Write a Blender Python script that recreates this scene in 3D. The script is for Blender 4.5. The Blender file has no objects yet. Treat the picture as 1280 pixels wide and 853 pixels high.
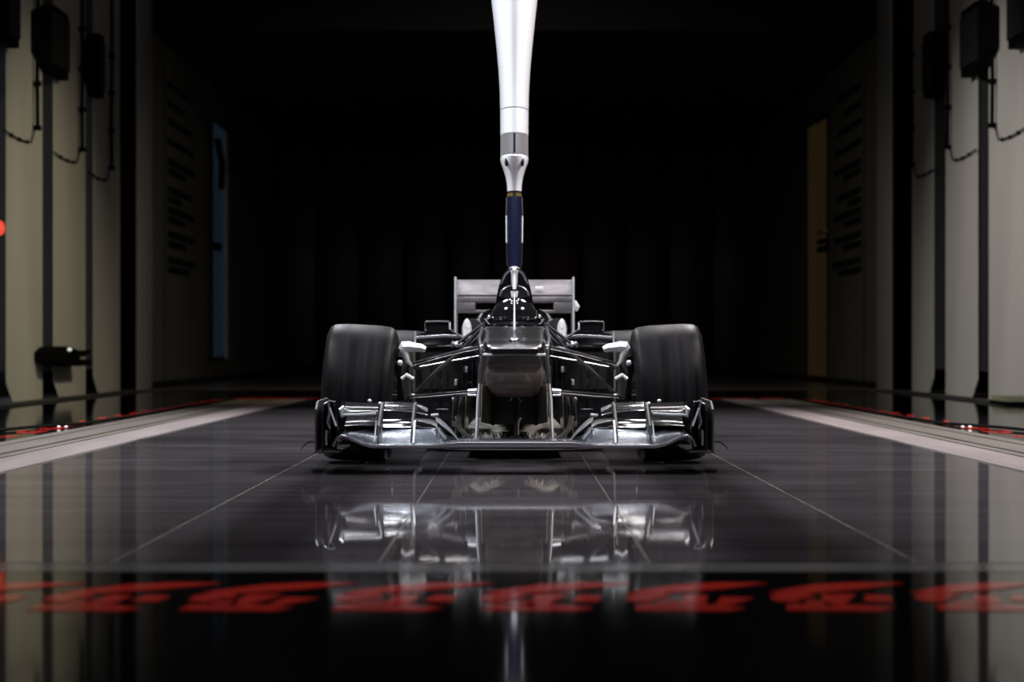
import bpy, bmesh, math, random
from mathutils import Vector, Matrix
random.seed(4)
C = bpy.context.scene.collection
sc = bpy.context.scene
PI = math.pi
EYE = 0.325            # camera height in metres
F = 3000.0             # focal length in pixels of the 1280 frame

# ------------------------------------------------------------------ camera
cam = bpy.data.cameras.new('camera')
co = bpy.data.objects.new('camera', cam); C.objects.link(co)
co.location = (0, 0, EYE); co.rotation_euler = (PI/2, 0, 0)
cam.sensor_width = 36; cam.lens = F/1280*36
cam.shift_x = -3/1280; cam.shift_y = 10.5/1280
cam.clip_start = .05; cam.clip_end = 200
cam.dof.use_dof = True; cam.dof.focus_distance = 6.7; cam.dof.aperture_fstop = 5.2
sc.camera = co
sc.view_settings.view_transform = 'Standard'; sc.view_settings.look = 'None'
sc.view_settings.gamma = 1; sc.view_settings.use_curve_mapping = False
sc.view_settings.exposure = 0.0
w = bpy.data.worlds.new('world'); sc.world = w; w.use_nodes = True
w.node_tree.nodes['Background'].inputs[0].default_value = (0, 0, 0, 1)
w.node_tree.nodes['Background'].inputs[1].default_value = 0

# lamps of the hall: (x, y, z, size_x, size_y, strength)
CEIL = 3.6
LAMPS = [(.50, 1.7, .55, .40, 8), (2.15, 5.2, .70, .55, 29), (2.30, 7.3, .70, .60, 56),
         (.48, 8.5, .11, .17, 2.2), (.37, 9.5, .11, .18, 2.4), (.57, 10.9, .13, .20, 2.8), (1.30, 11.4, .60, .45, 75)]  # last pair added to brighten the far belt
AIM = [(0, 6.0, 0), (0, 6.3, .1), (0, 8.1, 1.1), (0, 6.6, .2), (0, 6.6, .2), (0, 6.6, .2), (1.05, 10.2, 0)]
# spotlights washing the slatted walls: (lamp position, aim, watts, cone deg, blend, colour)
SPOTS = [((1.6, 12.2, 3.5), (-3.05, 15.75, .40), 470, 40, 1, (1, .92, .62)),
         ((-1.6, 12.2, 3.5), (3.05, 15.5, .60), 690, 42, 1, (1, .97, .93)),
         ((0, 17.0, 3.5), (0, 19.6, 0), 105, 118, 1, (1, .9, .8))]  # last one added to lift the corner columns and far floor

# ------------------------------------------------------------------ materials
def mat(name, col, rough=.5, metal=0, coat=0, noise=None, emit=None, spec=.5, bump=None, coat_r=.05):
    m = bpy.data.materials.new(name); m.use_nodes = True
    nt = m.node_tree; b = nt.nodes['Principled BSDF']
    b.inputs['Base Color'].default_value = (*col, 1); b.inputs['Roughness'].default_value = rough
    b.inputs['Metallic'].default_value = metal; b.inputs['Coat Weight'].default_value = coat
    b.inputs['Coat Roughness'].default_value = coat_r
    b.inputs['Specular IOR Level'].default_value = spec
    if noise or bump:
        tc = nt.nodes.new('ShaderNodeTexCoord'); mp = nt.nodes.new('ShaderNodeMapping')
        nt.links.new(tc.outputs['Object'], mp.inputs[0])
        nz = nt.nodes.new('ShaderNodeTexNoise'); nt.links.new(mp.outputs[0], nz.inputs[0])
        nz.inputs['Detail'].default_value = 5
        sclv = (noise or bump)[0]; mp.inputs['Scale'].default_value = sclv; nz.inputs['Scale'].default_value = 1
        if noise:
            mx = nt.nodes.new('ShaderNodeValToRGB'); lo, hi = noise[1], noise[2]
            mx.color_ramp.elements[0].position = .3; mx.color_ramp.elements[1].position = .7
            mx.color_ramp.elements[0].color = (*[c*lo for c in col], 1); mx.color_ramp.elements[1].color = (*[min(1, c*hi) for c in col], 1)
            nt.links.new(nz.outputs['Fac'], mx.inputs[0]); nt.links.new(mx.outputs[0], b.inputs['Base Color'])
            if len(noise) > 3:
                mr = nt.nodes.new('ShaderNodeMapRange'); mr.inputs[1].default_value = .3; mr.inputs[2].default_value = .7
                mr.inputs[3].default_value = noise[3]; mr.inputs[4].default_value = noise[4]
                nt.links.new(nz.outputs['Fac'], mr.inputs[0]); nt.links.new(mr.outputs[0], b.inputs['Roughness'])
        if bump:
            bp = nt.nodes.new('ShaderNodeBump'); bp.inputs['Strength'].default_value = bump[1]; bp.inputs['Distance'].default_value = bump[2]
            nt.links.new(nz.outputs['Fac'], bp.inputs['Height']); nt.links.new(bp.outputs[0], b.inputs['Normal'])
    if emit:
        b.inputs['Emission Color'].default_value = (*emit[0], 1); b.inputs['Emission Strength'].default_value = emit[1]
    return m
def weave(name, col, rough, size=.004):                # twill carbon fibre under lacquer
    m = mat(name, col, rough, coat=1, coat_r=.04)
    nt = m.node_tree; b = nt.nodes['Principled BSDF']
    tc = nt.nodes.new('ShaderNodeTexCoord'); ck = nt.nodes.new('ShaderNodeTexChecker')
    nt.links.new(tc.outputs['Object'], ck.inputs[0]); ck.inputs['Scale'].default_value = 1/size
    ck.inputs[1].default_value = (*[c*.7 for c in col], 1); ck.inputs[2].default_value = (*[c*1.5 for c in col], 1)
    nt.links.new(ck.outputs[0], b.inputs['Base Color'])
    return m
M = dict(
    carbon=weave('carbon_fibre', (.009, .009, .011), .12),
    gloss=mat('gloss_black', (.008, .008, .010), .08, coat=.6),
    satin=mat('satin_black', (.020, .019, .020), .12, spec=.06),
    nose=mat('nose_lacquer', (.010, .010, .012), .20, coat=.3, coat_r=.10),
    matt=mat('matt_black', (.012, .012, .013), .55),
    wingblue=mat('lacquered_wing', (.13, .16, .21), .26, metal=.8, coat=.4),
    edge=mat('bare_metal_edge', (.26, .26, .29), .26, metal=.75),
    silver=mat('polished_metal', (.66, .69, .74), .26, metal=.5),
    arm=mat('dark_arm', (.09, .09, .10), .22, metal=.5, coat=1),
    rwing=mat('rear_wing_metal', (.22, .205, .22), .38, metal=.55, noise=((14, 3, 60), .7, 1.25)),
    white=mat('white_paint', (.82, .83, .86), .28, coat=.5),
    strutwhite=mat('white_fairing_paint', (.86, .88, .93), .26, coat=.4),
    collar=mat('brushed_collar', (.60, .60, .62), .33, metal=.7),
    navy=mat('navy_sleeve', (.003, .004, .028), .5, spec=.3),
    gold=mat('gold_band', (.62, .40, .10), .3, metal=.8),
    rubber=mat('tyre_rubber', (.0085, .008, .0095), .42, noise=((70, 2, 2), .45, 1.7, .40, .55), spec=.08),
    keel=mat('scuffed_underside', (.24, .195, .175), .34, noise=((9, 9, 40), .35, 1.6), coat=.3),
    olive=mat('olive_vane', (.16, .15, .115), .35, coat=.4, noise=((12, 12, 12), .6, 1.4)),
    wood=mat('pale_splitter', (.28, .265, .235), .35, noise=((30, 30, 30), .4, 1.5), coat=.4),
    belt=mat('steel_belt', (.118, .106, .118), .03, noise=((1.6, 2.2, 1), .80, 1.2, .02, .05), spec=.5),
    strip=mat('pale_strip', (.30, .25, .25), .30, noise=((6, .6, 1), .75, 1.2)),
    rail=mat('brown_grey_rail', (.16, .14, .12), .34, noise=((8, .5, 1), .7, 1.2)),
    roller=mat('roller_steel', (.11, .11, .115), .12),
    black=mat('black_floor_lacquer', (.003, .003, .0034), .06, spec=.10),
    carpet=mat('black_trench', (.004, .004, .004), .8),
    grey=mat('grey_floor_paint', (.13, .12, .11), .30, noise=((2, 2, 2), .8, 1.2)),
    red=mat('red_floor_paint', (.60, .026, .016), .09, spec=.10),
    slat=mat('cream_slat_paint', (.60, .57, .52), .48, noise=((1.5, 1.5, .35), .90, 1.06)),
    slatedge=mat('shaded_slat_return', (.03, .03, .03), .5),  # dark tone stands in for shade on the slat sides
    wall=mat('hall_wall_paint', (.22, .215, .18), .55, noise=((.8, .8, .8), .85, 1.1)),
    dark=mat('dark_wall_paint', (.004, .004, .004), .8),
    column=mat('corner_column_paint', (.55, .53, .50), .5),
    boxblack=mat('box_black', (.003, .003, .003), .8, spec=.05),
    housing=mat('lamp_housing', (.03, .03, .03), .5),
    blue=mat('blue_lit_pane', (.03, .05, .08), .2, emit=((.16, .28, .44), .030)),
    amber=mat('amber_lit_door', (.10, .06, .02), .4, emit=((.52, .32, .12), .022)),
    pale=mat('pale_lit_panel', (.1, .1, .1), .4, emit=((.55, .62, .72), .30)),
    redlamp=mat('red_lamp', (.3, .02, .02), .4, emit=((1, .10, .05), .8)),
    whitelamp=mat('small_white_lamp', (.8, .8, .8), .3, emit=((1, .95, .9), .6)),
    slot=mat('slot_black', (.002, .002, .002), .8),
    blackplate=mat('back_wall_panel', (.005, .004, .004), .45),
    rust=mat('dark_rust_panel', (.05, .012, .006), .5),
    yellow=mat('yellowish_plate', (.35, .34, .22), .4),
)
nt = M['belt'].node_tree; b = nt.nodes['Principled BSDF']; src = b.inputs['Base Color'].links[0].from_socket
g = nt.nodes.new('ShaderNodeNewGeometry'); sp_ = nt.nodes.new('ShaderNodeSeparateXYZ'); nt.links.new(g.outputs['Position'], sp_.inputs[0])
def mth(op, a, b2, c=None):
    n = nt.nodes.new('ShaderNodeMath'); n.operation = op
    for k, v in enumerate((a, b2, c)):
        if v is None: continue
        if isinstance(v, (int, float)): n.inputs[k].default_value = v
        else: nt.links.new(v, n.inputs[k])
    return n.outputs[0]
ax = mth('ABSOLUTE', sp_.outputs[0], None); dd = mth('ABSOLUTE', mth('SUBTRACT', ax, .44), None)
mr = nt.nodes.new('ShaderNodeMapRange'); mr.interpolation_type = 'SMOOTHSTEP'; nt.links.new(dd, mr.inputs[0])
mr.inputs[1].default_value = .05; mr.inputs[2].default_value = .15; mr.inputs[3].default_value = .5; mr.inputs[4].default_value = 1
# fine lengthwise and crosswise scuffing of the belt
nz2 = nt.nodes.new('ShaderNodeTexNoise'); mp2 = nt.nodes.new('ShaderNodeMapping'); mp2.inputs['Scale'].default_value = (1.2, 9, 1)
nt.links.new(g.outputs['Position'], mp2.inputs[0]); nt.links.new(mp2.outputs[0], nz2.inputs[0]); nz2.inputs['Scale'].default_value = 1; nz2.inputs['Detail'].default_value = 6
mr2 = nt.nodes.new('ShaderNodeMapRange'); nt.links.new(nz2.outputs['Fac'], mr2.inputs[0]); mr2.inputs[1].default_value = .35; mr2.inputs[2].default_value = .65; mr2.inputs[3].default_value = .8; mr2.inputs[4].default_value = 1.2
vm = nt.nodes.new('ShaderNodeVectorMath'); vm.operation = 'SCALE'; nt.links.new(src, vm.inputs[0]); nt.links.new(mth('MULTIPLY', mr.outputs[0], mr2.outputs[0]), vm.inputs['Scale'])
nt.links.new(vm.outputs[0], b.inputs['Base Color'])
# ------------------------------------------------------------------ helpers
def tag(o, label=None, cat=None, group=None, kind=None):
    if label: o['label'] = label
    if cat: o['category'] = cat
    if group: o['group'] = group
    if kind: o['kind'] = kind
    return o
def empty(name, loc, label, cat, group=None):
    o = bpy.data.objects.new(name, None); C.objects.link(o); o.location = loc; o.empty_display_size = .1
    return tag(o, label, cat, group)
def wloc(o):
    v = Vector((0, 0, 0))
    while o is not None: v += o.location; o = o.parent
    return v
def obj(name, verts, faces, m, parent=None, smooth=False, bevel=0, origin=None):
    """verts in world coordinates; stored relative to the object's own origin"""
    if origin is None:
        n = len(verts); origin = sum((Vector(v) for v in verts), Vector())/n
    origin = Vector(origin)
    me = bpy.data.meshes.new(name)
    me.from_pydata([tuple(Vector(v)-origin) for v in verts], [], faces)
    bm = bmesh.new(); bm.from_mesh(me)
    bmesh.ops.recalc_face_normals(bm, faces=bm.faces)
    if bevel:
        bmesh.ops.bevel(bm, geom=list(bm.edges), offset=bevel, segments=2, affect='EDGES', profile=.5)
    bm.to_mesh(me); bm.free()
    me.materials.append(M[m] if isinstance(m, str) else m)
    if smooth:
        for p in me.polygons: p.use_smooth = True
        try: me.set_sharp_from_angle(angle=math.radians(40))
        except Exception: pass
    o = bpy.data.objects.new(name, me); C.objects.link(o)
    if parent is not None: o.parent = parent; o.location = origin - wloc(parent)
    else: o.location = origin
    return o
def boxd(x0, x1, y0, y1, z0, z1):
    v = [(x, y, z) for x in (x0, x1) for y in (y0, y1) for z in (z0, z1)]
    f = [(0, 1, 3, 2), (4, 6, 7, 5), (0, 4, 5, 1), (2, 3, 7, 6), (0, 2, 6, 4), (1, 5, 7, 3)]
    return v, f
def box(name, x0, x1, y0, y1, z0, z1, m, parent=None, bevel=0, smooth=False):
    v, f = boxd(min(x0, x1), max(x0, x1), min(y0, y1), max(y0, y1), min(z0, z1), max(z0, z1))
    return obj(name, v, f, m, parent, smooth=smooth or bevel > 0, bevel=bevel)
def join(*ds):
    V, Fc = [], []
    for v, f in ds:
        n = len(V); V += v; Fc += [tuple(i+n for i in q) for q in f]
    return V, Fc
def loft(secs, cap=True):
    n = len(secs[0]); V = [p for s in secs for p in s]; Fc = []
    for i in range(len(secs)-1):
        for k in range(n):
            a = i*n+k; b = i*n+(k+1) % n
            Fc.append((a, b, b+n, a+n))
    if cap: Fc.append(tuple(range(n))); Fc.append(tuple(range((len(secs)-1)*n, len(secs)*n)))
    return V, Fc
def tube(pts, r, n=10, flat=1.0):
    """round or flattened (chord along y) bar through the points"""
    pts = [Vector(p) for p in pts]; secs = []
    for i, p in enumerate(pts):
        d = (pts[min(i+1, len(pts)-1)]-pts[max(i-1, 0)]).normalized()
        a = Vector((0, 1, 0)); a = a-d*a.dot(d)
        if a.length < .2: a = Vector((1, 0, 0)); a = a-d*a.dot(d)
        a.normalize(); b = d.cross(a)
        rr = r[i] if isinstance(r, (list, tuple)) else r
        secs.append([tuple(p+a*rr*flat*math.cos(t*2*PI/n)+b*rr*math.sin(t*2*PI/n)) for t in range(n)])
    return loft(secs)
def bar(name, pts, r, m, parent, flat=1.0, n=10):
    v, f = tube(pts, r, n, flat); return obj(name, v, f, m, parent, smooth=True)
def ellipsoid(c, r, nu=20, nv=12):
    V, Fc = [], []
    for j in range(nv+1):
        th = PI*j/nv
        for i in range(nu):
            ph = 2*PI*i/nu
            V.append((c[0]+r[0]*math.sin(th)*math.cos(ph), c[1]+r[1]*math.sin(th)*math.sin(ph), c[2]+r[2]*math.cos(th)))
    for j in range(nv):
        for i in range(nu):
            Fc.append((j*nu+i, j*nu+(i+1) % nu, (j+1)*nu+(i+1) % nu, (j+1)*nu+i))
    bm = bmesh.new(); vs = [bm.verts.new(v) for v in V]
    for f in Fc: bm.faces.new([vs[i] for i in f])
    bmesh.ops.remove_doubles(bm, verts=bm.verts, dist=1e-6)
    bm.verts.index_update(); V2 = [tuple(v.co) for v in bm.verts]; F2 = [tuple(v.index for v in f.verts) for f in bm.faces]; bm.free()
    return V2, F2
def lathe_x(cx, cy, cz, prof, n=64):
    """profile (x offset, radius) spun about an axis along x"""
    secs = []
    for i in range(n):
        a = 2*PI*i/n
        secs.append([(cx+x, cy+r*math.cos(a), cz+r*math.sin(a)) for x, r in prof])
    k = len(prof); V = [p for s in secs for p in s]; Fc = []
    for i in range(n):
        j = (i+1) % n
        for q in range(k-1): Fc.append((i*k+q, i*k+q+1, j*k+q+1, j*k+q))
    return V, Fc
def flip(d):
    v, f = d; return [(-p[0], p[1], p[2]) for p in v], f
def both(name, d, m, parent, smooth=True, bevel=0):
    """the same part on the left (x<0) and right side"""
    a = obj(name, *flip(d), m, parent if not isinstance(parent, tuple) else parent[0], smooth, bevel)
    b = obj(name, *d, m, parent if not isinstance(parent, tuple) else parent[1], smooth, bevel)
    return a, b
def P(dx, py, Y):
    """real position of a point seen dx pixels from the axis on row py, at distance Y"""
    return (dx*Y/F, Y, EYE+(437-py)*Y/F)
def foil(x, y0, z0, y1, z1, t, n=9, camber=.0):
    """aerofoil section in the y-z plane from leading edge (y0,z0) to trailing edge (y1,z1)"""
    d = Vector((y1-y0, z1-z0)); L = d.length; d.normalize(); q = Vector((-d.y, d.x))
    up, lo = [], []
    for i in range(n+1):
        s = (1-math.cos(PI*i/n))/2
        th = t*5*(.2969*math.sqrt(s)-.126*s-.3516*s*s+.2843*s**3-.1015*s**4)
        cm = -camber*4*s*(1-s)*L
        up.append((s, cm+th)); lo.append((s, cm-th))
    pts = up+lo[-2:0:-1]
    return [(x, y0+d.x*s*L+q.x*h, z0+d.y*s*L+q.y*h) for s, h in pts]
def wing(st, t=None):
    return loft([foil(*s) for s in st])
def plate(pts2, x0, x1, axis='x'):
    """extrude outline (y,z) between x0 and x1"""
    a = [(x0, y, z) for y, z in pts2]; b = [(x1, y, z) for y, z in pts2]
    return loft([a, b])
def rrect(hw, z0, z1, y, r, n=5, bulge=0):
    r = min(r, hw*.98, (z1-z0)/2*.98); pts = []
    for cx, cz, a0 in ((hw-r, z1-r, 0), (-hw+r, z1-r, 90), (-hw+r, z0+r, 180), (hw-r, z0+r, 270)):
        for i in range(n+1):
            a = math.radians(a0+90*i/n); pts.append((cx+r*math.cos(a), y, cz+r*math.sin(a)))
    return pts
def ordinal(i): return ('first', 'second', 'third', 'fourth', 'fifth', 'sixth', 'seventh', 'eighth')[i]

# ------------------------------------------------------------------ setting
YB0, YB1, XB = 3.50, 15.6, 1.80
YS = 19.1
fl = tag(obj('floor', *join(boxd(-2.75, 2.75, -2.5, YB0, -.08, 0), boxd(-2.75, -XB, YB0, YB1, -.08, 0), boxd(XB, 2.75, YB0, YB1, -.08, 0),
        boxd(-2.75, 2.75, YB1, YS, -.08, 0)), 'black', origin=(0, 0, 0)), kind='structure')
fl['label'] = 'glossy black hall floor around the grey rolling road'
box('trench_strip', -3.06, -2.75, -2.5, YS, -.09, -.012, 'carpet', fl)
box('trench_strip', 2.75, 3.06, -2.5, YS, -.09, -.012, 'carpet', fl)
box('side_floor', -4.0, -3.06, -2.5, YS, -.08, .0, 'grey', fl)
box('side_floor', 3.06, 4.0, -2.5, YS, -.08, .0, 'grey', fl)
box('rear_floor', -3.3, 3.3, YS, 30.2, -.08, .0, 'grey', fl)
box('belt_pit', -XB, XB, YB0, YB1, -.10, -.035, 'carpet', fl)
tag(box('ceiling', -4, 4, -2.5, 19.3, CEIL, CEIL+.1, 'dark'), kind='structure')
tag(box('ceiling', -3.3, 3.3, 20.1, 30.2, 3.0, 3.1, 'dark'), kind='structure')
tag(box('trim_1', -4, 4, 19.3, 20.1, CEIL, CEIL+.1, 'dark'), kind='structure')
tag(box('trim_2', -3.3, 3.3, 20.1, 20.2, 3.1, CEIL+.1, 'dark'), kind='structure')
for s, nm in ((-1, 'left'), (1, 'right')):
    wl = tag(box('wall_'+nm, s*3.5, s*3.6, -2.5, 19.2, 0, CEIL, 'dark'), kind='structure')
    wr = tag(box('wall_'+nm+'_rear', s*3.05, s*3.07, 20.1, 30.2, 0, CEIL+.1, 'wall'), kind='structure')
    col = tag(box('trim_3' if s < 0 else 'trim_4', s*3.03, s*3.046, 19.32, 20.08, 0, CEIL, 'column', bevel=.003), kind='structure')
    col['label'] = 'pale corner column where the %s slatted wall ends' % nm
    box('seam', s*3.046, s*3.05, 20.9, 20.93, 0, 3.0, 'slot', wr)
    # rows of dark slots in the smooth wall
    rows = [(105, .9, 0), (128, .6, 0), (150, .85, 0), (175, .95, 0), (200, 1, 0), (212, .6, .02), (235, .9, 0), (247, .45, 0),
            (260, 1, 0), (272, .6, 0), (290, 1.0, 0), (302, .65, 0), (322, 1.05, 0), (334, .8, 0)]
    for py, ln, off in rows:
        y0 = 21.1+off; z = EYE+(437-py-3)*21.3/F
        box('wall_slot', s*3.040, s*3.055, y0, y0+1.75*ln, z-.028, z+.028, 'slot', wr)
    box('skirting', s*3.02, s*3.05, 20.1, 30.2, 0, .05, 'dark', wr)
wb = tag(box('wall_back', -3.3, 3.3, 30.2, 30.3, 0, 3.1, 'dark'), kind='structure')
for i in range(11):
    x = -2.75+i*.55
    box('back_panel', x-.25, x+.25, 30.12, 30.2, .1, 2.95, 'rust' if i == 6 else 'blackplate', wb, bevel=.01)
tag(box('wall_front', -4, 4, -2.6, -2.5, 0, CEIL, 'dark'), kind='structure')
# lit window on the left and amber door on the right of the smooth walls
def D_(dx, X): return X*F/dx
wn = tag(box('window_1', -3.052, -3.045, D_(383, 3.05), D_(357, 3.05), .20, 2.66, 'dark'), kind='structure')
box('pane', -3.045, -3.035, D_(380, 3.04), D_(362, 3.04), .25, 2.62, 'blue', wn)
box('window_frame', -3.06, -3.02, D_(361.5, 3.04), D_(358.5, 3.04), .22, 2.62, 'column', wn)
box('window_frame', -3.06, -3.01, D_(381.5, 3.04), D_(380.2, 3.04), .22, 2.62, 'dark', wn)
box('handle', -3.03, -2.98, D_(376, 3.0), D_(368, 3.0), 1.33, 1.40, 'boxblack', wn)
bar('handle', [(-3.0, 24.25, 2.45), (-2.97, 24.4, 2.2), (-2.98, 24.4, 1.95)], .035, 'boxblack', wn)
dr = tag(box('door_1', 3.045, 3.052, D_(392, 3.05), D_(366, 3.05), .0, 2.66, 'dark'), kind='structure')
box('door_leaf', 3.035, 3.045, D_(389, 3.04), D_(378, 3.04), .06, 2.58, 'amber', dr)
box('door_leaf', 3.03, 3.045, D_(377.5, 3.04), D_(368, 3.04), .06, 2.60, 'amber', dr)
box('handle', 2.98, 3.03, D_(388, 3.0), D_(380, 3.0), 1.36, 1.40, 'boxblack', dr)
box('handle', 2.98, 3.03, D_(388, 3.0), D_(380, 3.0), 1.28, 1.33, 'boxblack', dr)
box('handle', 2.98, 3.03, D_(388, 3.0), D_(380, 3.0), 1.46, 1.49, 'yellow', dr)
# pale lit panel seen through the first gap on the left
tag(box('window_2', -3.50, -3.44, 15.2, 17.0, .20, 2.30, 'pale'), kind='structure')

# red paint marks round the belt (flat print, parts of the floor)
def glyph(q=0):
    """one block of the red print: u 0..1.05 along, v 0 (near) .. 1 (far)"""
    polys = [[(.02, .06), (.62, .03), (.74, .12), (.52, .20), (.05, .22)],
             [(0, .36), (.14, .30), (.20, .44), (.30, .46), (.26, .62), (.10, .60), (.0, .50)],
             [(.34, .26), (.50, .24), (.56, .52), (.40, .54)],
             [(.60, .34), (.78, .32), (.82, .50), (.66, .54)],
             [(.02, .64), (.30, .60), (.70, .76), (1.06, .97), (.72, .99), (.42, .92)],
             [(.16, .18), (.36, .16), (.34, .32), (.20, .34)]]
    if q % 2: polys[2] = [(.30, .16), (.42, .20), (.60, .56), (.36, .56)]
    if q % 3 == 2: polys[3] = [(.56, .20), (.66, .22), (.86, .44), (.64, .46)]
    return polys
def marking(fn, q):
    ds = []
    for p in glyph(q):
        a = [(*fn(u, v), .0002) for u, v in p]; b = [(*fn(u, v), .0012) for u, v in p]
        ds.append(loft([a, b]))
    obj('red_marking', *join(*ds), 'red', fl)
U = .193
for q in range(-4, 5):
    x0 = (420-643+182*(q))/F*3.12
    marking(lambda u, v, x0=x0: (x0+u*U+(.5-v)*-.0, 2.965+v*.375), q)
for q in range(19):
    x0 = -1.85+q*.193
    marking(lambda u, v, x0=x0: (x0+u*.185, 15.72+v*.36), q)
for s in (-1, 1):
    for q in range(27):
        y0 = 3.3+q*.46
        marking(lambda u, v, y0=y0: (s*(1.85+v*.12), y0+u*(.40 if q % 4 else .30)), q)

# ------------------------------------------------------------------ rolling road
road = empty('rolling_road', (0, YB0, -.034), 'long grey glossy rolling road belt under the racing car, pale strips along both sides', 'belt')
for a, b in ((-1.345, -.617), (-.613, -.2075), (-.2045, .2045), (.2075, .613), (.617, 1.345)):
    box('belt_panel', a, b, 3.66, YB1-.01, -.03, 0, 'belt', road)
for s in (-1, 1):
    for a in (.206, .615): box('seam', s*(a-.0006), s*(a+.0006), 3.66, YB1-.01, -.03, -.0002, 'rail', road)
    box('side_strip', s*1.35, s*1.515, 3.66, YB1-.01, -.03, .003, 'strip', road)['label'] = 'pale pinkish strip along the belt'
    box('rail', s*1.535, s*1.572, YB0, YB1-.01, -.03, .002, 'rail', road)
    box('rail', s*1.597, s*1.712, YB0, YB1-.01, -.03, .002, 'rail', road)
    box('rail', s*1.735, s*1.795, YB0, YB1-.01, -.03, .001, 'rail', road)
o = box('roller_edge', -1.515, 1.515, 3.515, 3.655, -.03, -.0005, 'roller', road)
o['label'] = 'plain metal strip across the near end of the belt'

# ------------------------------------------------------------------ slatted walls
def slat_thing(s, y0, y1, idx, cut=.30):
    nm = 'left' if s < 0 else 'right'
    which = {0: 'nearest', 1: 'first', 2: 'second', 3: 'third'}[idx]
    lab = {0: 'pale upright wall panel at the outer edge of the %s wall, nearest the camera' % nm,
           1: 'wide pale upright wall panel on the %s, closest to the picture edge' % nm,
           2: 'pale upright wall panel on the %s, between two dark gaps' % nm,
           3: 'darkest, farthest upright wall panel on the %s, beside the corner column' % nm}[idx]
    r = empty('wall_slat', (s*3.065, (y0+y1)/2, 0), lab, 'panel', 'upright slats of the %s wall' % nm)
    X0, X1 = s*3.05, s*3.054
    z0 = .005
    obj('face_panel', *plate([(y0, cut*.33+.02), (y0+cut*.6, z0), (y1, z0), (y1, 3.58), (y0, 3.58)], X0, X1), 'slat', r)
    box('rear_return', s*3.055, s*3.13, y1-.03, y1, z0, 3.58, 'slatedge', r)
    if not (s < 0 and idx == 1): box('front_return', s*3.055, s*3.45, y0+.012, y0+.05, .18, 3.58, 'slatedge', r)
    return r
LY = lambda dx: 3.05*F/dx
for s in (-1, 1):
    E = {-1: [(635, 590), (576, 536), (526, 493)], 1: [(650, 593), (579, 539), (524, 497)]}[s]
    for i, (a, b) in enumerate(E): slat_thing(s, LY(a), LY(b), i+1)
    slat_thing(s, 12.75 if s < 0 else 12.4, 14.05 if s < 0 else 13.9, 0)
    side = 'left' if s < 0 else 'right'
    # hanging cable down each panel with a thin sagging wire
    for i, (dx, yb) in enumerate({-1: [(598, 160), (542, 187), (505, 210)], 1: [(599, 157), (543, 184), (498, 206)]}[s]):
        Y = 3.03*F/dx; zb = EYE+(437-yb)*Y/F
        w_ = ('nearest', 'middle', 'farthest')[i]
        t = empty('hanging_cable', (s*3.02, Y, zb), 'black cable hanging down the %s of the three pale panels on the %s' % (w_, side), 'cable', 'cables hanging on the %s wall' % side)
        bar('cable', [(s*3.02, Y, CEIL-.02), (s*3.02, Y+.01, zb+.8), (s*3.02, Y-.015, zb+.3), (s*3.02, Y, zb)], .013, 'boxblack', t, n=8)
        for z in (zb, zb+.28, zb+.56, zb+.84): bar('clip', [(s*3.02, Y, z-.015), (s*3.02, Y, z+.015)], .026, 'boxblack', t, n=8)
        L = .95; pts = []
        for k in range(9):
            u = k/8; pts.append((s*3.035, Y-L*u, zb if k == 0 else zb-.095-.018*math.sin(PI*u)))
        wv = bar('wire', pts, .005, 'boxblack', t, n=6)
        for k in (2, 4, 6): obj('bead', *ellipsoid(pts[k], (.012, .02, .012), 8, 6), 'boxblack', wv, smooth=True)
    # black chamfered boxes sticking out high in the gaps
    for i, (d0, d1, ya, yb) in enumerate({-1: [(640, 621, -30, 55), (591, 559, 8, 92), (526, 515, 42, 120)], 1: [(650, 619, -30, 53), (593, 560, 3, 88), (527, 513, 40, 119)]}[s]):
        a, b = 2.98*F/d0, 2.98*F/d1; Y = (a+b)/2; z1 = EYE+(437-ya)*Y/F; z0 = EYE+(437-yb)*Y/F; c = (b-a)*.42
        w_ = ('nearest', 'middle', 'farthest')[i]
        t = empty('wall_box', (s*3.01, Y, z0), '%s black chamfered box mounted high on the %s wall' % (w_, side), 'box', 'black boxes high on the %s wall' % side)
        obj('body', *plate([(a, z0+.09), (a+c, z0), (b, z0), (b, z1), (a+c, z1), (a, z1-.09)], s*2.97, s*3.045), 'boxblack', t)
        box('face_cover', s*2.955, s*2.97, a+c*.8, b-.03, z0+.05, z1-.05, 'slot', t)
        box('bracket', s*2.985, s*3.045, b-.02, b+.03, z1-.1, z1-.05, 'boxblack', t)
# clamp-like instrument on the left wall
t = empty('wall_instrument', (-3.0, 16.0, .20), 'black clamp-shaped instrument low on the second pale panel, left', 'instrument')
Y = 15.9
def lp(px, py, Y=15.6): return (Y, EYE+(437-py)*Y/F)
q0, q1 = -2.90, -3.045
def lq(px, X=2.95):                # distance on the wall plane for a pixel column
    return X*F/(643-px)
def prof(pts): return [(lq(px), EYE+(437-py)*lq(px)/F) for px, py in pts]
obj('body', *plate(prof([(62, 440), (68, 434), (78, 433), (86, 437), (90, 440), (92, 458), (76, 458), (62, 452)]), q1, q0), 'boxblack', t)
obj('jaw', *plate(prof([(86, 438.5), (103, 438), (103, 441), (95, 446), (86, 447)]), q1, q0+.01), 'boxblack', t)
obj('jaw', *plate(prof([(86, 449), (104, 449), (103, 457), (84, 458)]), q1, q0+.01), 'boxblack', t)
obj('lens', *ellipsoid((q0+.01, lq(75.5), EYE), (.012, .05, .012), 10, 6), 'whitelamp', t, smooth=True)
t = empty('floor_plate', (3.02, 14.2, 0), 'small yellowish plate lying at the foot of the right wall', 'plate')
box('tray', 2.86, 3.04, 13.95, 14.45, .0, .02, 'boxblack', t); box('cover', 2.87, 3.03, 13.97, 14.43, .02, .05, 'yellow', t)
t = empty('warning_lamp', (-3.09, 14.3, 1.0), 'small red glowing lamp at the left picture edge', 'lamp')
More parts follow.
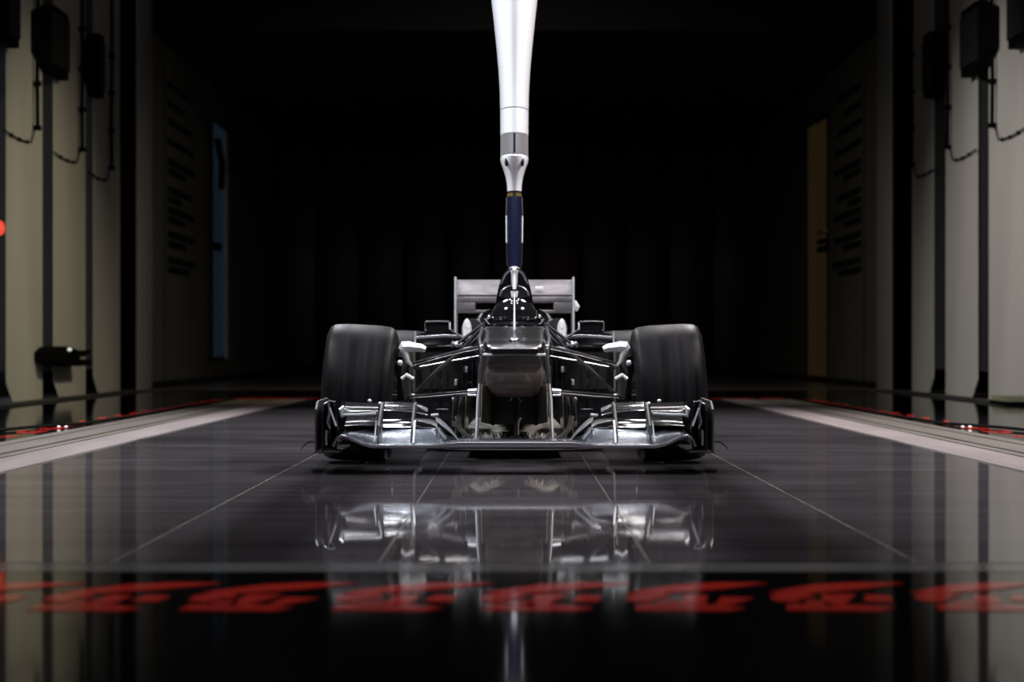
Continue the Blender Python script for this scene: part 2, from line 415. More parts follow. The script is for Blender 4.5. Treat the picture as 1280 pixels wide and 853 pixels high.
obj('lens', *ellipsoid((-3.07, 14.32, EYE+152*14.3/F), (.03, .05, .045), 12, 8), 'redlamp', t, smooth=True)
box('holder', -3.12, -3.09, 14.22, 14.37, .98, 1.15, 'boxblack', t)
# floor cables and little lamps beside the rails
for s, side in ((-1, 'left'), (1, 'right')):
    o = bar('floor_cable', [(s*2.06, 8.2, .008), (s*2.05, 9.2, .008), (s*1.97, 9.75, .009), (s*1.84, 10.3, .008), (s*1.81, 11.6, .008), (s*1.80, 15, .008)], .007, 'boxblack', None, n=6)
    tag(o, 'thin black cable lying along the %s side of the belt' % side, 'cable')
    t = empty('floor_lamp', (s*1.86, 9.85, 0), 'tiny white marker lamp on the black floor beside the %s rails' % side, 'lamp')
    for k in (0, 1): obj('lens', *ellipsoid((s*(1.84+.03*k), 9.85, .008), (.006, .02, .004), 10, 6), 'whitelamp', t, smooth=True)

# ------------------------------------------------------------------ lamps
n_ = 0
row = ('nearest large', 'second large', 'third large', 'nearest small', 'middle small', 'farthest small', 'added rearmost large')
for i, (x, y, sx, sy, wt) in enumerate(LAMPS):
    for s in (-1, 1):
        side = 'left' if s < 0 else 'right'
        t = empty('ceiling_light', (s*x, y, CEIL), '%s rectangular ceiling lamp on the %s of the car' % (row[i], side), 'lamp', 'ceiling lamps over the rolling road')
        c = Vector((s*x, y, CEIL-.30)); d = (Vector((s*AIM[i][0], AIM[i][1], AIM[i][2]))-c).normalized()
        rot = d.to_track_quat('-Z', 'Y'); 
        def tb(hx, hy, z0, z1): 
            v, f = boxd(-hx, hx, -hy, hy, z0, z1); return [tuple(c+rot @ Vector(p)) for p in v], f
        obj('housing', *tb(sx/2+.03, sy/2+.03, .01, .12), 'housing', t, bevel=.008)
        obj('diffuser', *tb(sx/2, sy/2, .0, .008), 'white', t)
        bar('hanger', [tuple(c), (c.x, c.y, CEIL)], .02, 'housing', t)
        l = bpy.data.lights.new('lamp_panel', 'AREA'); l.shape = 'RECTANGLE'; l.size = sx; l.size_y = sy; l.energy = wt
        l.spread = math.radians(110); l.color = (.93, .96, 1.0) if s < 0 else (1.0, .94, .93)
        lo = bpy.data.objects.new('lamp_panel', l); C.objects.link(lo); lo.parent = t
        lo.location = c+d*.006-Vector(t.location); lo.rotation_euler = rot.to_euler()
for i, (p, aim, wt, cone, bl, colr) in enumerate(SPOTS):
    t = empty('spotlight', p, ('ceiling spotlight washing the left slatted wall', 'ceiling spotlight washing the right slatted wall', 'added ceiling spotlight lifting the corner columns and far floor')[i], 'lamp')
    d = (Vector(aim)-Vector(p)).normalized()
    l = bpy.data.lights.new('spot_bulb', 'SPOT'); l.energy = wt; l.spot_size = math.radians(cone); l.spot_blend = bl; l.color = colr; l.shadow_soft_size = .05
    lo = bpy.data.objects.new('spot_bulb', l); C.objects.link(lo); lo.parent = t; lo.location = d*.08
    lo.rotation_euler = d.to_track_quat('-Z', 'Y').to_euler()
    pp = Vector(p)
    bar('lamp_can', [pp-d*.12, pp-d*.02, pp+d*.0], [.07, .08, .08], 'housing', t, n=14)
    bar('mount', [pp, (pp.x, pp.y, CEIL)], .015, 'housing', t)

# ------------------------------------------------------------------ racing car (60 % wind tunnel model)
car = empty('racing_car', (0, 6.9, 0), 'black open-wheel racing car model with large slick tyres standing on the grey belt', 'racing car')
R = .1962
def tyre_set(cx, cy, wdt, rear=False):
    h = wdt/2
    prof = [(-h*.80, .118), (-h*.97, .128), (-h*1.02, .150), (-h*1.0, .170), (-h*.93, .186), (-h*.80, .193), (-h*.5, .1957), (0, R),
            (h*.5, .1957), (h*.80, .193), (h*.93, .186), (h*1.0, .170), (h*1.02, .150), (h*.97, .128), (h*.80, .118)]
    res = []
    for s in (-1, 1):
        d = lathe_x(s*cx, cy, R, prof, 96)
        ty = obj('tyre', *d, 'rubber', car, smooth=True, origin=(s*cx, cy, R))
        ty.location.z += .0025 if rear else .0042
        ty.rotation_euler = (0, -s*math.radians(1.2 if rear else 3.0), 0)
        rim = [(-h*.80, .118), (-h*.78, .108), (-h*.3, .100), (h*.3, .100), (h*.78, .108), (h*.80, .118)]
        rm = obj('wheel_rim', *lathe_x(s*cx, cy, R, rim, 48), 'matt', ty, smooth=True)
        ds = []
        for k in range(10):
            a = 2*PI*k/10
            c0 = (s*(cx+h*.35), cy+.02*math.cos(a), R+.02*math.sin(a)); c1 = (s*(cx+h*.45), cy+.104*math.cos(a+.12), R+.104*math.sin(a+.12))
            ds.append(tube([c0, c1], .007, 6))
        ds.append(lathe_x(s*cx, cy, R, [(s*h*.1, .0), (s*h*.1, .03), (s*h*.5, .03), (s*h*.55, .0)], 20))
        obj('wheel_spokes', *join(*ds), 'edge', ty, smooth=True)
        res.append(ty)
    return res
tyre_set(.443, 6.9, .198)
tyre_set(.425, 8.82, .225, True)

# nose and monocoque: one lofted shell
secs = []
for y, hw, z0, z1, r in ((6.12, .060, .313, .326, .006), (6.14, .074, .309, .334, .012), (6.22, .080, .304, .343, .016), (6.42, .087, .292, .352, .022),
                         (6.62, .091, .275, .362, .026), (6.74, .094, .262, .377, .028), (6.86, .100, .245, .389, .03), (7.05, .104, .215, .392, .03), (7.28, .108, .18, .394, .03), (7.45, .118, .13, .392, .03)):
    secs.append(rrect(hw, z0, z1, y, r))
body = obj('nose_cone', *loft(secs), 'nose', car, smooth=True)
body['label'] = 'wide stepped black nose'
# nose tip camera blister and silver bars in place of its edge highlights
obj('blister', *ellipsoid((0, 6.32, .349), (.016, .05, .008)), 'edge', body, smooth=True)
for s in (-1, 1):
    bar('nose_highlight', [(s*.058, 6.118, .3115), (s*.079, 6.14, .3115)], .003, 'silver', body)
    bar('chassis_rib', [P(s*41, 412, 6.72), P(s*44, 425, 6.62), P(s*42, 434, 6.5), P(s*41, 441, 6.45)], .0045, 'edge', body, flat=2.2)
    obj('fastener', *ellipsoid(P(s*39.5, 432.5, 6.40), (.006, .006, .004), 10, 6), 'silver', body, smooth=True)
# middle body with cockpit opening
def arch(hw, z0, z1, y, notch=0, nd=0):
    pts = rrect(hw, z0, z1, y, .045, 6)
    return pts
tub = obj('monocoque', *loft([arch(.112, .06, .385, 7.46), arch(.135, .05, .392, 7.7), arch(.145, .05, .400, 7.95), arch(.14, .05, .41, 8.2), arch(.11, .05, .36, 8.9), arch(.07, .08, .26, 9.3)]), 'carbon', car, smooth=True)
for s in (-1, 1):   # cockpit sides
    secs = []
    for y, x, zt, wd in ((7.40, .075, .398, .018), (7.55, .088, .408, .02), (7.8, .104, .422, .026), (8.05, .10, .445, .03), (8.2, .08, .46, .03)):
        secs.append([(s*(x+wd*math.cos(a)), y, zt-.03+.034*math.sin(a)) for a in [2*PI*k/14 for k in range(14)]])
    obj('cockpit_side', *loft(secs), 'gloss', tub, smooth=True)
# windscreen lip
secs = []
for k in range(11):
    a = PI*k/10; secs.append([(math.cos(a)*.088, 7.44+.05*(1-math.sin(a))+dy, .388+dz+.010*math.sin(a)) for dy, dz in ((0, 0), (.012, 0), (.018, .012), (.012, .014), (0, .004))])
obj('windscreen_lip', *loft(secs), 'gloss', tub, smooth=True)
# helmet
hel = obj('helmet', *ellipsoid((0, 7.88, .432), (.0735, .09, .066), 40, 26), 'gloss', car, smooth=True)
hel['label'] = 'round glossy black dummy helmet'
band = lathe_z = None
secs = []
for k in range(25):
    a = math.radians(-170+k*160/24)
    ca, sa = math.cos(a), math.sin(a)
    secs.append([(ca*.0745*q, 7.88+sa*.0915*q, .438+dz) for q, dz in ((1.0, -.017), (1.012, -.012), (1.015, .0), (1.0, .016), (.97, .012), (.97, -.014))])
obj('visor', *loft(secs), 'carbon', hel, smooth=True)
# airbox and engine cover
secs = []
def acs(y, zs):
    pts = [(x, y, z) for x, z in zs]+[(-x, y, z) for x, z in reversed(zs)]
    return pts
def ac(y, top, k=1.0, base=.40):
    h = top-base
    zs = [(.128*k, base), (.10*k, base+.02), (.075*k, base+.055), (.065*k, base+h*.36), (.056*k, base+h*.62), (.045*k, base+h*.82), (.030*k, base+h*.94), (.012*k, top)]
    return acs(y, zs)
ab = obj('airbox', *loft([ac(8.10, .602), ac(8.2, .606), ac(8.45, .59), ac(8.8, .53, .75, .37), ac(9.15, .42, .45, .33)]), 'gloss', car, smooth=True)
ab['label'] = 'tall glossy black engine cover with intake above the helmet'
def arcpts(hw, zb, zt, y, n=12): return [(hw*math.cos(PI*k/n), y, zb+(zt-zb)*math.sin(PI*k/n)) for k in range(n+1)]
obj('intake_mouth', *loft([arcpts(.046, .500, .535, 8.085), arcpts(.046, .500, .535, 8.12)]), 'slot', ab)
v, f = tube(arcpts(.048, .505, .540, 8.085), .004, 8)
obj('intake_lip', v, f, 'edge', ab, smooth=True)
for s in (-1, 1):
    bar('roll_hoop_strake', [(s*.008, 8.07, .598), (s*.030, 8.08, .578), (s*.046, 8.085, .545)], .0035, 'edge', ab)
    obj('side_mirror_pad', *ellipsoid((s*.082, 8.0, .430), (.014, .05, .014)), 'gloss', ab, smooth=True)
# antenna
bar('antenna', [(0, 7.28, .393), (0, 7.30, .440), (0, 7.33, .497)], [.0042, .003, .0022], 'silver', car)
bar('antenna_mount', [(0, 8.03, .490), (0, 8.03, .520)], [.008, .014], 'white', car)

# sidepods
secs = []
for y, x0, x1, z0, z1, r in ((7.62, .125, .315, .06, .372, .03), (7.66, .125, .325, .05, .378, .035), (7.9, .125, .318, .05, .38, .05), (8.4, .11, .28, .05, .33, .06), (8.9, .06, .16, .05, .22, .04)):
    c = (x0+x1)/2; secs.append([(c+p[0], p[1], p[2]) for p in rrect((x1-x0)/2, z0, z1, y, r)])
for s_, o in zip((-1, 1), both('sidepod', loft(secs), 'carbon', car)):
    pts = [(s_*x, 7.612, z) for x, z in ((.15, .20), (.29, .20), (.30, .34), (.15, .345))]
    obj('inlet_mouth', *loft([pts, [(a, b-.006, c) for a, b, c in pts]]), 'slot', o)
    bar('inlet_edge', [(s_*.135, 7.60, .363), (s_*.22, 7.60, .366), (s_*.31, 7.605, .360)], .0075, 'edge', o, flat=1.6)
    bar('inlet_edge', [(s_*.14, 7.60, .335), (s_*.30, 7.60, .332)], .004, 'gloss', o, flat=1.6)
    for (dx, py) in ((60, 462), (73, 478)):
        c = P(s_*dx, py, 7.5); box('sensor', c[0]-.004, c[0]+.004, 7.48, 7.61, c[2]-.009, c[2]+.009, 'silver', o, bevel=.001)
    for dx in (52, 64, 92, 104):
        bar('inner_rib', [P(s_*dx, 450, 7.58), P(s_*dx, 500, 7.58)], .004, 'carbon', o)
# white shoulder pods beside the cockpit
secs = []
for y, r in ((7.50, .004), (7.505, .020), (7.53, .034), (7.62, .042)):
    secs.append([(.150+r*.40*math.cos(a), y+.02*abs(math.cos(a)), .386+r*.9*math.sin(a)) for a in [2*PI*k/20 for k in range(20)]])
both('shoulder_fairing', loft(secs), 'white', car)[0]['label'] = 'white rounded fairing'
v = []
for y, x, r in ((7.60, .136, .034), (7.9, .130, .036), (8.2, .115, .03)):
    v.append([(x+r*math.cos(a), y, .39+r*math.sin(a)) for a in [2*PI*k/16 for k in range(16)]])
both('shoulder_tube', loft(v), 'matt', car)
# mirrors
def mirror_d(s):
    return [tuple((s*((79+113)/2*7.45/F)+p[0], p[1], p[2]) for p in rrect(.041*k, EYE+(437-408)*7.45/F-.017*k, EYE+(437-408)*7.45/F+.019*k, y, .009)) for y, k in ((7.42, .86), (7.44, 1), (7.5, 1), (7.52, .9))]
for s in (-1, 1):
    mo = obj('mirror', *loft(mirror_d(s)), 'carbon', car, smooth=True)
    bar('mirror_stalk', [P(s*82, 411, 7.47), P(s*66, 422, 7.5)], .0035, 'edge', mo, flat=2)
    bar('mirror_rim', [P(s*111, 402.5, 7.415), P(s*96, 402, 7.415), P(s*82, 402.5, 7.415)], .003, 'edge', mo)
    box('mirror_glass', s*.205, s*.272, 7.521, 7.523, .382, .412, 'silver', mo)

# suspension, hubs, brake ducts
for s in (-1, 1):
    hub = bar('upright', [P(s*139, 446, 6.88), P(s*141, 470, 6.88), P(s*137, 500, 6.88)], [.018, .026, .020], 'matt', car, flat=2)
    bar('brake_duct', [P(s*111, 437, 6.80), P(s*117, 435, 6.80), P(s*124, 434.5, 6.80), P(s*132, 433.5, 6.80), P(s*139, 434, 6.80), P(s*143, 437, 6.80)], [.008, .0125, .0135, .0165, .0165, .007], 'white', hub, flat=2)['label'] = 'white brake duct fairing'
    bar('duct_hook', [P(s*139, 437, 6.79), P(s*135, 444, 6.79), P(s*133.5, 451, 6.79), P(s*129, 457, 6.80)], [.014, .0085, .007, .004], 'white', hub, flat=1.4)
    bar('sensor_pin', [P(s*124, 430, 6.8), P(s*124, 414, 6.8)], .0028, 'silver', hub)
    obj('ball_joint', *ellipsoid(P(s*143, 454, 6.76), (.008, .008, .009), 12, 8), 'silver', hub, smooth=True)
    obj('ball_joint', *ellipsoid(P(s*127, 494, 6.78), (.007, .007, .004), 12, 8), 'silver', hub, smooth=True)
    obj('brake_drum', *lathe_x(s*.345, 6.9, R, [(-.012, .0), (-.012, .085), (0, .098), (.03, .1), (.035, 0)] if s > 0 else [(.012, .0), (.012, .085), (0, .098), (-.03, .1), (-.035, 0)], 40), 'carbon', hub, smooth=True)
    bar('duct_lip', [P(s*141, 474, 6.76), P(s*135, 469, 6.76), P(s*126, 474, 6.76)], .006, 'white', hub)  # white in place of the bright highlights on the lip
    bar('upper_wishbone', [P(s*130, 456, 6.86), P(s*79, 442, 6.72), P(s*42, 434, 6.60)], .0055, 'arm', car, flat=2.2)
    bar('upper_wishbone', [P(s*122, 460, 6.88), P(s*79, 452, 7.05), P(s*44, 446, 7.18)], .0055, 'arm', car, flat=2.2)
    bar('track_rod', [P(s*67, 438.5, 6.80), P(s*40, 409, 6.78)], .0055, 'arm', car, flat=2)
    bar('track_rod', [P(s*70, 429, 6.95), P(s*38, 404, 6.93)], .0045, 'arm', car, flat=2)
    bar('push_rod', [P(s*128, 494, 6.90), P(s*92, 459, 6.88), P(s*41, 419, 6.84)], [.005, .006, .005], 'arm', car, flat=1.8)
    bar('lower_wishbone', [P(s*131, 496, 6.86), P(s*45, 489, 6.65)], .0052, 'carbon', car, flat=2.6)
    bar('lower_wishbone', [P(s*131, 496, 6.90), P(s*50, 493, 7.2)], .0050, 'carbon', car, flat=2.6)
    bar('wishbone_fitting', [P(s*57, 489, 6.63), P(s*46, 488, 6.62)], .006, 'silver', car, flat=1.5)
    bar('wishbone_fitting', [P(s*57, 494, 6.63), P(s*47, 494, 6.62)], .004, 'silver', car, flat=1.5)
    bar('wishbone_fitting', [P(s*62, 437, 6.74), P(s*54, 435, 6.72)], .005, 'silver', car, flat=1.5)
    obj('strut_knuckle', *ellipsoid(P(s*71, 430.5, 7.4), (.014, .02, .010), 12, 8), 'silver', car, smooth=True)
    obj('strut_knuckle', *ellipsoid(P(s*77, 431, 7.4), (.006, .02, .012), 12, 8), 'edge', car, smooth=True)
    obj('ball_joint', *ellipsoid(P(s*76, 500, 7.0), (.007, .007, .007), 12, 8), 'edge', car, smooth=True)
    bar('rear_wishbone', [(s*.32, 8.8, .22), (s*.08, 8.6, .20)], .006, 'carbon', car, flat=2)
    bar('rear_wishbone', [(s*.32, 8.82, .14), (s*.08, 9.0, .12)], .006, 'carbon', car, flat=2)
    bar('drive_shaft', [(s*.33, 8.82, R), (s*.06, 8.82, .19)], .012, 'matt', car)

# floor, splitter, keel, vanes under the nose
un = obj('underfloor', *join(boxd(-.30, .30, 7.62, 9.1, .03, .045), boxd(-.16, .16, 7.2, 7.62, .03, .045)), 'matt', car)
sp = obj('splitter', *loft([rrect(.150, .050, .062, 7.10, .005), rrect(.165, .050, .075, 7.3, .01), rrect(.13, .05, .115, 7.44, .02)]), 'wood', car, smooth=True)
sp['label'] = 'pale scuffed splitter under the nose'
for k in range(-6, 7):
    if k == 0: continue
    x = k*.019+.004*math.sin(k*7)
    bar('splitter_fin', [(x, 7.02, .052+.004*(k % 3)), (x*1.08, 7.09, .066+.004*((k*5) % 3)), (x*1.1, 7.16, .072)], .0045, 'edge' if k % 2 else 'wood', sp)
box('keel', -.066, .066, 7.02, 7.30, .105, .225, 'matt', car, bevel=.006)
secs = [rrect(.072, .262, .30, 6.50, .02), rrect(.082, .215, .29, 6.75, .03), rrect(.078, .188, .27, 7.0, .03), rrect(.074, .180, .25, 7.1, .02)]
ke = obj('keel_fairing', *loft(secs), 'keel', car, smooth=True); ke['label'] = 'brownish scuffed underside of the nose'
for k, (dx, py) in enumerate(((-20, 489), (20, 489), (-12, 484), (14, 486))):
    c = P(dx, py, 6.98); box('clamp', c[0]-.022, c[0]+.022, 6.97, 6.99, c[2]-.0035, c[2]+.0035, 'edge', ke, bevel=.001)
po = bar('centre_post', [P(1, 498, 6.9), P(2, 520, 6.9), P(2, 547, 6.9)], [.009, .006, .006], 'slot', car, flat=1.4)
bar('post_brace', [P(-6, 500, 6.92), P(-2, 498, 6.9), P(4, 497, 6.9), P(8, 500, 6.92), P(4, 511, 6.92)], .0042, 'edge', po)
bar('post_sleeve', [P(8, 522, 6.92), P(4.5, 527, 6.92), P(4, 544, 6.92)], .0045, 'silver', po)
bar('post_foot', [P(-6, 548, 6.9), P(2, 546, 6.9), P(9, 548, 6.9)], .004, 'slot', po)
for s in (-1, 1):
    vv = obj('turning_vane', *loft([[P(s*27, 484, 7.0), P(s*40, 480, 6.86), P(s*41, 528, 6.86), P(s*28, 531, 7.0)], [P(s*28.5, 484, 7.02), P(s*41.5, 480, 6.88), P(s*42.5, 528, 6.88), P(s*29.5, 531, 7.02)]]), 'olive', car)
    bar('vane_frame', [P(s*26, 482, 6.97), P(s*27, 532, 6.97)], .005, 'slot', vv)
    for a0, a1, mm in (((56, 495), (58, 545), 'olive'), ((63, 495), (70, 548), 'edge'), ((72, 498), (73, 530), 'matt')):
        obj('bargeboard', *loft([[P(s*a0[0], a0[1], 7.32), P(s*(a0[0]+4), a0[1], 7.18), P(s*(a1[0]+4), a1[1], 7.18), P(s*a1[0], a1[1], 7.32)],
            [P(s*(a0[0]+1.2), a0[1], 7.33), P(s*(a0[0]+5.2), a0[1], 7.2), P(s*(a1[0]+5.2), a1[1], 7.2), P(s*(a1[0]+1.2), a1[1], 7.33)]]), mm, car)
    obj('floor_bracket', *loft([[P(s*72, 527, 7.1), P(s*79, 526, 7.1), P(s*78, 533, 7.1), P(s*71, 535, 7.1)], [P(s*72, 527, 7.14), P(s*79, 526, 7.14), P(s*78, 533, 7.14), P(s*71, 535, 7.14)]]), 'wood', car)
    bar('floor_vane', [P(s*50, 550, 7.05), P(s*60, 545, 7.05), P(s*68, 536, 7.05), P(s*72, 520, 7.05)], .008, 'wood', car, flat=2)

# front wing -----------------------------------------------------------------
def Z(py, Y): return EYE+(437-py)*Y/F
st = []
for x, y0, z0, y1, z1, t in ((0, 6.21, .080, 6.37, .088, .022), (.145, 6.21, .080, 6.37, .088, .022), (.175, 6.21, .078, 6.375, .096, .020), (.215, 6.21, .0745, 6.38, .114, .016),
                             (.30, 6.22, .0735, 6.39, .118, .015), (.37, 6.23, .0735, 6.40, .118, .015), (.40, 6.235, .082, 6.40, .118, .014), (.43, 6.24, .096, 6.40, .116, .013), (.448, 6.245, .100, 6.40, .112, .012),
                             (.462, 6.25, .092, 6.40, .10, .012), (.472, 6.25, .070, 6.40, .08, .010)):
    st.append(foil(x, y0, z0, y1, z1, t, 12, .07))
full = [[(-p[0], p[1], p[2]) for p in s] for s in reversed(st[1:])]+st
fw = obj('front_wing', *loft(full), 'wingblue', car, smooth=True); fw['label'] = 'wide dark front wing with grey leading edge'
# rounded leading edge strip, lighter metal in place of its lamp reflection
le = [(x, y-.003, z) for x, y, z in ((0, 6.212, .080), (.145, 6.212, .080), (.175, 6.212, .0775), (.215, 6.212, .0735), (.30, 6.22, .0725), (.37, 6.23, .0730), (.40, 6.235, .0815), (.43, 6.24, .0955), (.448, 6.245, .100), (.462, 6.25, .092), (.472, 6.25, .072))]
lf = [(-a, b, c) for a, b, c in reversed(le[1:])]+le
rr = [.0042]*9+[.008, .010, .0105, .010, .008]+[.0042]*7
rr = [(.0105 if abs(p[0]) <= .15 else .008 if abs(p[0]) < .18 else .0048) for p in lf]
obj('leading_edge', *tube(lf, rr, 12, .6), 'edge', fw, smooth=True)
def flapset(s, name, sts, m):
    secs = [foil(s*x, y0, z0, y1, z1, t, 8, .10) for x, y0, z0, y1, z1, t in sts]
    return obj(name, *loft(secs), m, fw, smooth=True)
for s in (-1, 1):
    flapset(s, 'flap', [(.205, 6.38, .112, 6.44, .134, .006), (.225, 6.38, .116, 6.455, .146, .006), (.30, 6.38, .117, 6.462, .157, .006), (.352, 6.38, .117, 6.462, .158, .006)], 'gloss')
    flapset(s, 'flap', [(.36, 6.375, .122, 6.48, .158, .009), (.42, 6.38, .122, 6.48, .154, .009), (.452, 6.38, .120, 6.48, .148, .009)], 'satin')
    flapset(s, 'flap', [(.235, 6.46, .148, 6.52, .166, .006), (.27, 6.46, .157, 6.54, .180, .007), (.352, 6.46, .161, 6.54, .184, .007)], 'carbon')
    flapset(s, 'cascade', [(.360, 6.29, .156, 6.37, .182, .006), (.43, 6.29, .154, 6.37, .185, .006), (.450, 6.29, .158, 6.37, .186, .006)], 'satin')
    bar('cascade_lip', [P(s*173, 517, 6.285), P(s*195, 518.5, 6.285), P(s*216, 519, 6.285)], .0035, 'silver', fw)
    bar('cascade_lip', [P(s*172, 522, 6.30), P(s*190, 524, 6.30), P(s*208, 526, 6.30)], .003, 'edge', fw)
    obj('cascade_plate', *plate([(6.28, .145), (6.42, .145), (6.42, .188), (6.30, .186)], s*.452, s*.456), 'gloss', fw)
    bar('cascade_winglet', [P(s*213, 508, 6.27), P(s*217, 512, 6.27), P(s*216, 521, 6.27)], [.004, .007, .003], 'silver', fw, flat=1.6)  # silver stands in for white highlights on the outer plate
    for x in (.2685, .3565):
        obj('wing_fence', *plate([(6.25, .074), (6.46, .110), (6.54, .182), (6.44, .176), (6.30, .125)], s*(x-.0028), s*(x+.0028)), 'matt', fw)
    obj('slot_bracket', *plate([(6.23, .082), (6.30, .086), (6.36, .138), (6.33, .138)], s*.2605, s*.2655), 'silver', fw)
    obj('slot_bracket', *plate([(6.23, .086), (6.27, .09), (6.34, .135), (6.32, .137)], s*.3620, s*.3655), 'silver', fw)
    # inner curved vanes
    secs = []
    for dx, py, wd, Y in ((98, 524, 4.5, 6.36), (91, 530, 4.5, 6.35), (83, 537, 3.6, 6.33), (76, 544, 2.8, 6.30), (71, 551, 1.6, 6.28)):
        secs.append([P(s*(dx-wd), py-wd*.2, Y+.12), P(s*(dx+wd*.2), py-wd*.5, Y), P(s*(dx+wd*.2-1), py+wd*.5, Y), P(s*(dx-wd), py+wd*.2, Y+.12)])
    obj('inner_vane', *loft(secs), 'white', fw, smooth=True)
    secs = []
    for dx, py, Y in ((96, 536, 6.30), (92, 542, 6.29), (86, 549, 6.27)):
        secs.append([P(s*(dx-3), py-2, Y+.10), P(s*dx, py-2, Y), P(s*dx, py+1.5, Y), P(s*(dx-3), py+1.5, Y+.10)])
    obj('inner_vane', *loft(secs), 'silver', fw, smooth=True)
    bar('wing_slat', [P(s*95, 519, 6.5), P(s*104, 520, 6.5)], .005, 'silver', fw, flat=2)
    bar('wing_slat', [P(s*83, 512, 6.6), P(s*98, 512, 6.6)], .002, 'edge', fw, flat=2)
    # top adjusters
    for dx, py in ((181, 501.5), (168, 505)):
        obj('adjuster', *ellipsoid(P(s*dx, py, 6.48), (.006, .008, .0055), 12, 8), 'silver', fw, smooth=True)
    # endplates
    obj('endplate', *plate([(6.22, .060), (6.66, .060), (6.66, .18), (6.60, .192), (6.28, .190), (6.22, .17)], s*.512, s*.517), 'matt', fw)
    obj('endplate', *plate([(6.20, .058), (6.40, .058), (6.40, .188), (6.26, .188), (6.20, .165)], s*.494, s*.498), 'gloss', fw)
    obj('endplate', *loft([[(s*.462, 6.24, .062), (s*.466, 6.24, .062), (s*.498, 6.42, .062), (s*.494, 6.42, .062)], [(s*.458, 6.25, .12), (s*.462, 6.25, .12), (s*.498, 6.43, .12), (s*.494, 6.43, .12)],
        [(s*.468, 6.26, .188), (s*.472, 6.26, .188), (s*.500, 6.44, .188), (s*.496, 6.44, .188)]]), 'gloss', fw)
    bar('endplate_edge', [P(s*233, 503, 6.2), P(s*231, 514, 6.2), P(s*234, 528, 6.2), P(s*230.5, 536, 6.2)], .0024, 'edge', fw)
    bar('endplate_edge', [P(s*231, 510, 6.195), P(s*226, 524, 6.195), P(s*223, 533, 6.195)], .0026, 'silver', fw)
    bar('endplate_edge', [P(s*235, 538, 6.2), P(s*235.5, 548, 6.2), P(s*235, 557, 6.2)], .0030, 'edge', fw)
    bar('endplate_edge', [P(s*224, 503, 6.22), P(s*231, 501.5, 6.22), P(s*238, 506, 6.22)], .0026, 'edge', fw)
    secs = []
    for dx, py in ((250, 553.5), (254, 552.5), (259, 554), (264, 558), (267, 562)):
        secs.append([P(s*dx, py-1.2, 6.3), P(s*dx, py+1.0, 6.3), P(s*dx, py+1.0, 6.52), P(s*dx, py-1.2, 6.52)])
    obj('footplate', *loft(secs), 'matt', fw, smooth=True)
    box('footplate', s*.455, s*.520, 6.22, 6.66, .056, .061, 'matt', fw, bevel=.001)
    # nose pylons
    bar('nose_pylon', [P(s*43.3, 479, 6.33), P(s*45, 500, 6.33), P(s*46.2, 528, 6.33), P(s*47.5, 551, 6.33)], [.0036, .0056, .0052, .0046], 'white', car, flat=9)['label'] = 'bright lower half of the nose pylon'
    bar('pylon_bolt', [P(s*48, 548, 6.235), P(s*48, 551, 6.235)], .009, 'silver', car)
    obj('nose_pylon', *loft([[P(s*(dx-w_), py, 6.28), P(s*(dx+w_), py, 6.28), P(s*(dx+w_)*1.02, py, 6.40), P(s*(dx-w_)*1.02, py, 6.40)] for dx, py, w_ in ((40, 442, 1.0), (41.5, 455, 1.3), (42.5, 467, 1.9), (43.5, 479, 1.3))]), 'edge', car)

# rear wing
RY = 9.05
rw = wing([(-.218, RY, Z(369, RY), RY+.10, Z(350, RY+.10), .010, 9, .06), (.218, RY, Z(369, RY), RY+.10, Z(350, RY+.10), .010, 9, .06)])
rwo = obj('rear_wing', *rw, 'rwing', car, smooth=True); rwo['label'] = 'silver grey two-element rear wing'
z = lambda py: Z(py, RY)
box('lower_element', -.218, .218, RY, RY+.12, z(378), z(370.5), 'rwing', rwo, bevel=.004)
box('lower_element', -.218, .218, RY+.005, RY+.12, z(391), z(387.5), 'rwing', rwo, bevel=.003)
for s in (-1, 1):
    box('lower_element', s*.148, s*.218, RY+.003, RY+.1, z(388.5), z(377), 'rwing', rwo, bevel=.002)
    box('shadow_gap', s*.01, s*.217, RY+.115, RY+.125, z(371), z(367), 'slot', rwo)
    obj('rear_endplate', *plate([(RY-.06, z(418)), (RY+.22, z(418)), (RY+.22, z(348)), (RY-.04, z(346.5))], s*.2195, s*.2235), 'silver', rwo)
    bar('endplate_edge', [(s*.2215, RY-.06, z(418)), (s*.2215, RY-.06, z(392)), (s*.2215, RY-.045, z(347))], .0045, 'silver', rwo)
    box('wing_support', s*.02, s*.026, RY, RY+.1, .33, z(390), 'matt', rwo)
bar('endplate_knob', [P(75, 376, RY-.03), P(78, 384, RY-.03), P(77, 389, RY-.03)], [.006, .012, .006], 'white', rwo)
box('white_patch', *sorted((P(26, 360, RY)[0], P(36, 360, RY)[0])), RY+.030, RY+.034, Z(361.5, RY+.03), Z(358, RY+.03), 'white', rwo, bevel=.001)
box('gearbox', -.05, .05, 8.9, 9.35, .06, .24, 'matt', car, bevel=.01)
secs = [rrect(.20, .03, .05, 9.0, .005), rrect(.24, .03, .14, 9.35, .01)]
obj('diffuser_tunnel', *loft(secs), 'matt', car)

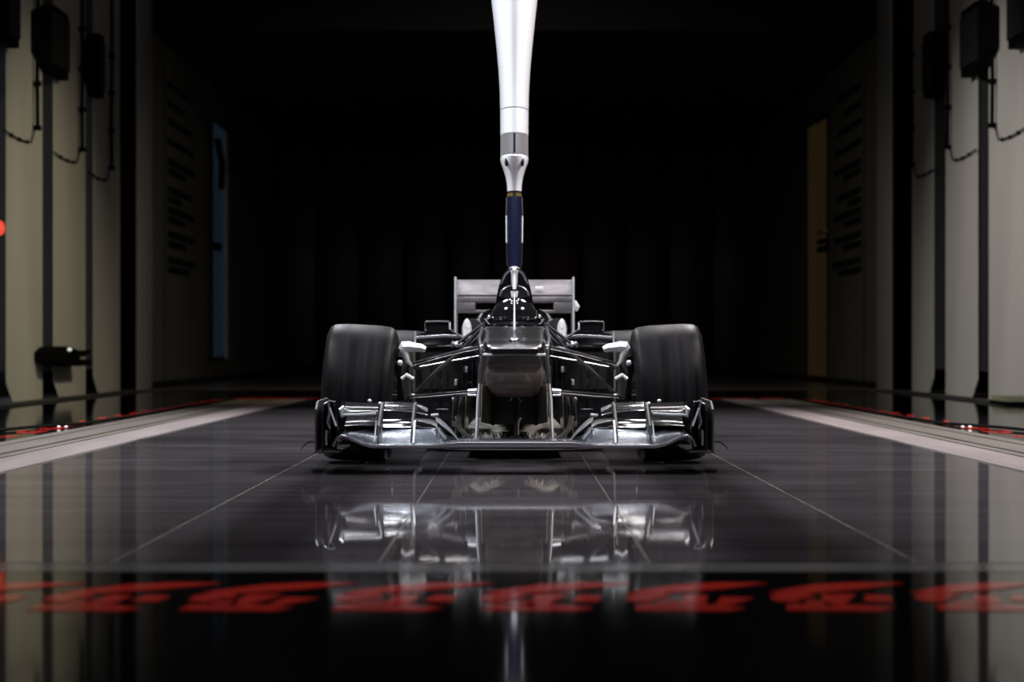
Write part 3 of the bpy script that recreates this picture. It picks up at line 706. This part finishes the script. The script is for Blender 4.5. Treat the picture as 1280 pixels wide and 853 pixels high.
# ------------------------------------------------------------------ overhead strut
SY = 8.16
def ell(hw, hc, zz, n=40, cy=SY, sharp=1.0):
    return [(hw*math.copysign(abs(math.cos(t))**1.0, math.cos(t)), cy+hc*math.sin(t), zz) for t in [2*PI*k/n for k in range(n)]]
def zz(py): return EYE+(437-py)*8.1/F
su = empty('overhead_strut', (0, SY, CEIL), 'white tapering overhead strut holding the car from above, with navy lower sleeve', 'strut')
def seg(name, rows, m, par=None, lab=None):
    o = obj(name, *loft([ell(a*8.1/F, b, zz(py)) for py, a, b in rows]), m, par or su, smooth=True)
    if lab: o['label'] = lab
    return o
k = [(-790, 95, .42), (-500, 74, .36), (-300, 56, .30), (-200, 46, .27), (-100, 36.5, .24), (-50, 32.2, .225), (0, 28.6, .21), (30, 25.3, .195), (60, 22.2, .18), (90, 19.6, .165), (115, 18.3, .155), (136.5, 17.8, .15)]
k = [(y, a, b) for y, a, b in k if zz(y) < CEIL] ; k.insert(0, ((EYE-CEIL+.01)/8.1*F+437, 97, .43))
up = seg('upper_fairing', k, 'strutwhite')
seg('joint_ring', [(136.5, 17.3, .148), (137.6, 17.3, .148)], 'slatedge', up)
seg('middle_fairing', [(137.6, 17.8, .15), (168, 17.6, .145)], 'strutwhite')
c_ = seg('collar', [(168, 17.4, .143), (194, 17.4, .143)], 'collar', lab='brushed metal collar')
box('collar_slot', -.0035, .0035, SY-.146, SY-.139, zz(193), zz(169), 'navy', c_)
cn = seg('tapered_cone', [(194, 16.8, .138), (197, 17.8, .145), (202, 17.0, .136), (210, 14, .112), (220, 11, .082), (230, 9.4, .060), (238, 9.0, .05)], 'strutwhite', lab='white tapered cone with two dark oval holes')
for s in (-1, 1):
    obj('oval_hole', *ellipsoid((s*.027, SY-.104, zz(204)), (.0058, .014, .015), 14, 10), 'slot', cn, smooth=True)
seg('neck_ring', [(238, 8.2, .045), (241, 8.2, .045)], 'slot')
gb = seg('gold_band', [(241, 9, .05), (245, 9, .05)], 'gold', lab='narrow gold band')
box('band_gap', -.006, .006, SY-.053, SY-.046, zz(245), zz(241), 'slot', gb)
ns = seg('navy_sleeve', [(245, 9.2, .055), (262, 9.6, .058), (303, 9.2, .056), (334, 8.4, .05)], 'navy', lab='dark navy sleeve')
for s in (-1, 1):
    bar('white_side_strip', [(s*.0265, SY-.025, zz(269)), (s*.0258, SY-.025, zz(303))], .0033, 'white', ns)
    bar('dark_side_strip', [(s*.0245, SY-.03, zz(246)), (s*.0265, SY-.03, zz(268))], .0035, 'edge', ns)
    bar('dark_side_strip', [(s*.0255, SY-.03, zz(304)), (s*.024, SY-.03, zz(331))], .0030, 'matt', ns)
fo = seg('lower_knuckle', [(333, 5, .06), (335, 7.5, .085), (339, 7.5, .09), (341.5, 5.6, .088), (352, 5.0, .095), (362, 3.6, .10)], 'white', lab='bright white knuckle entering the engine cover')
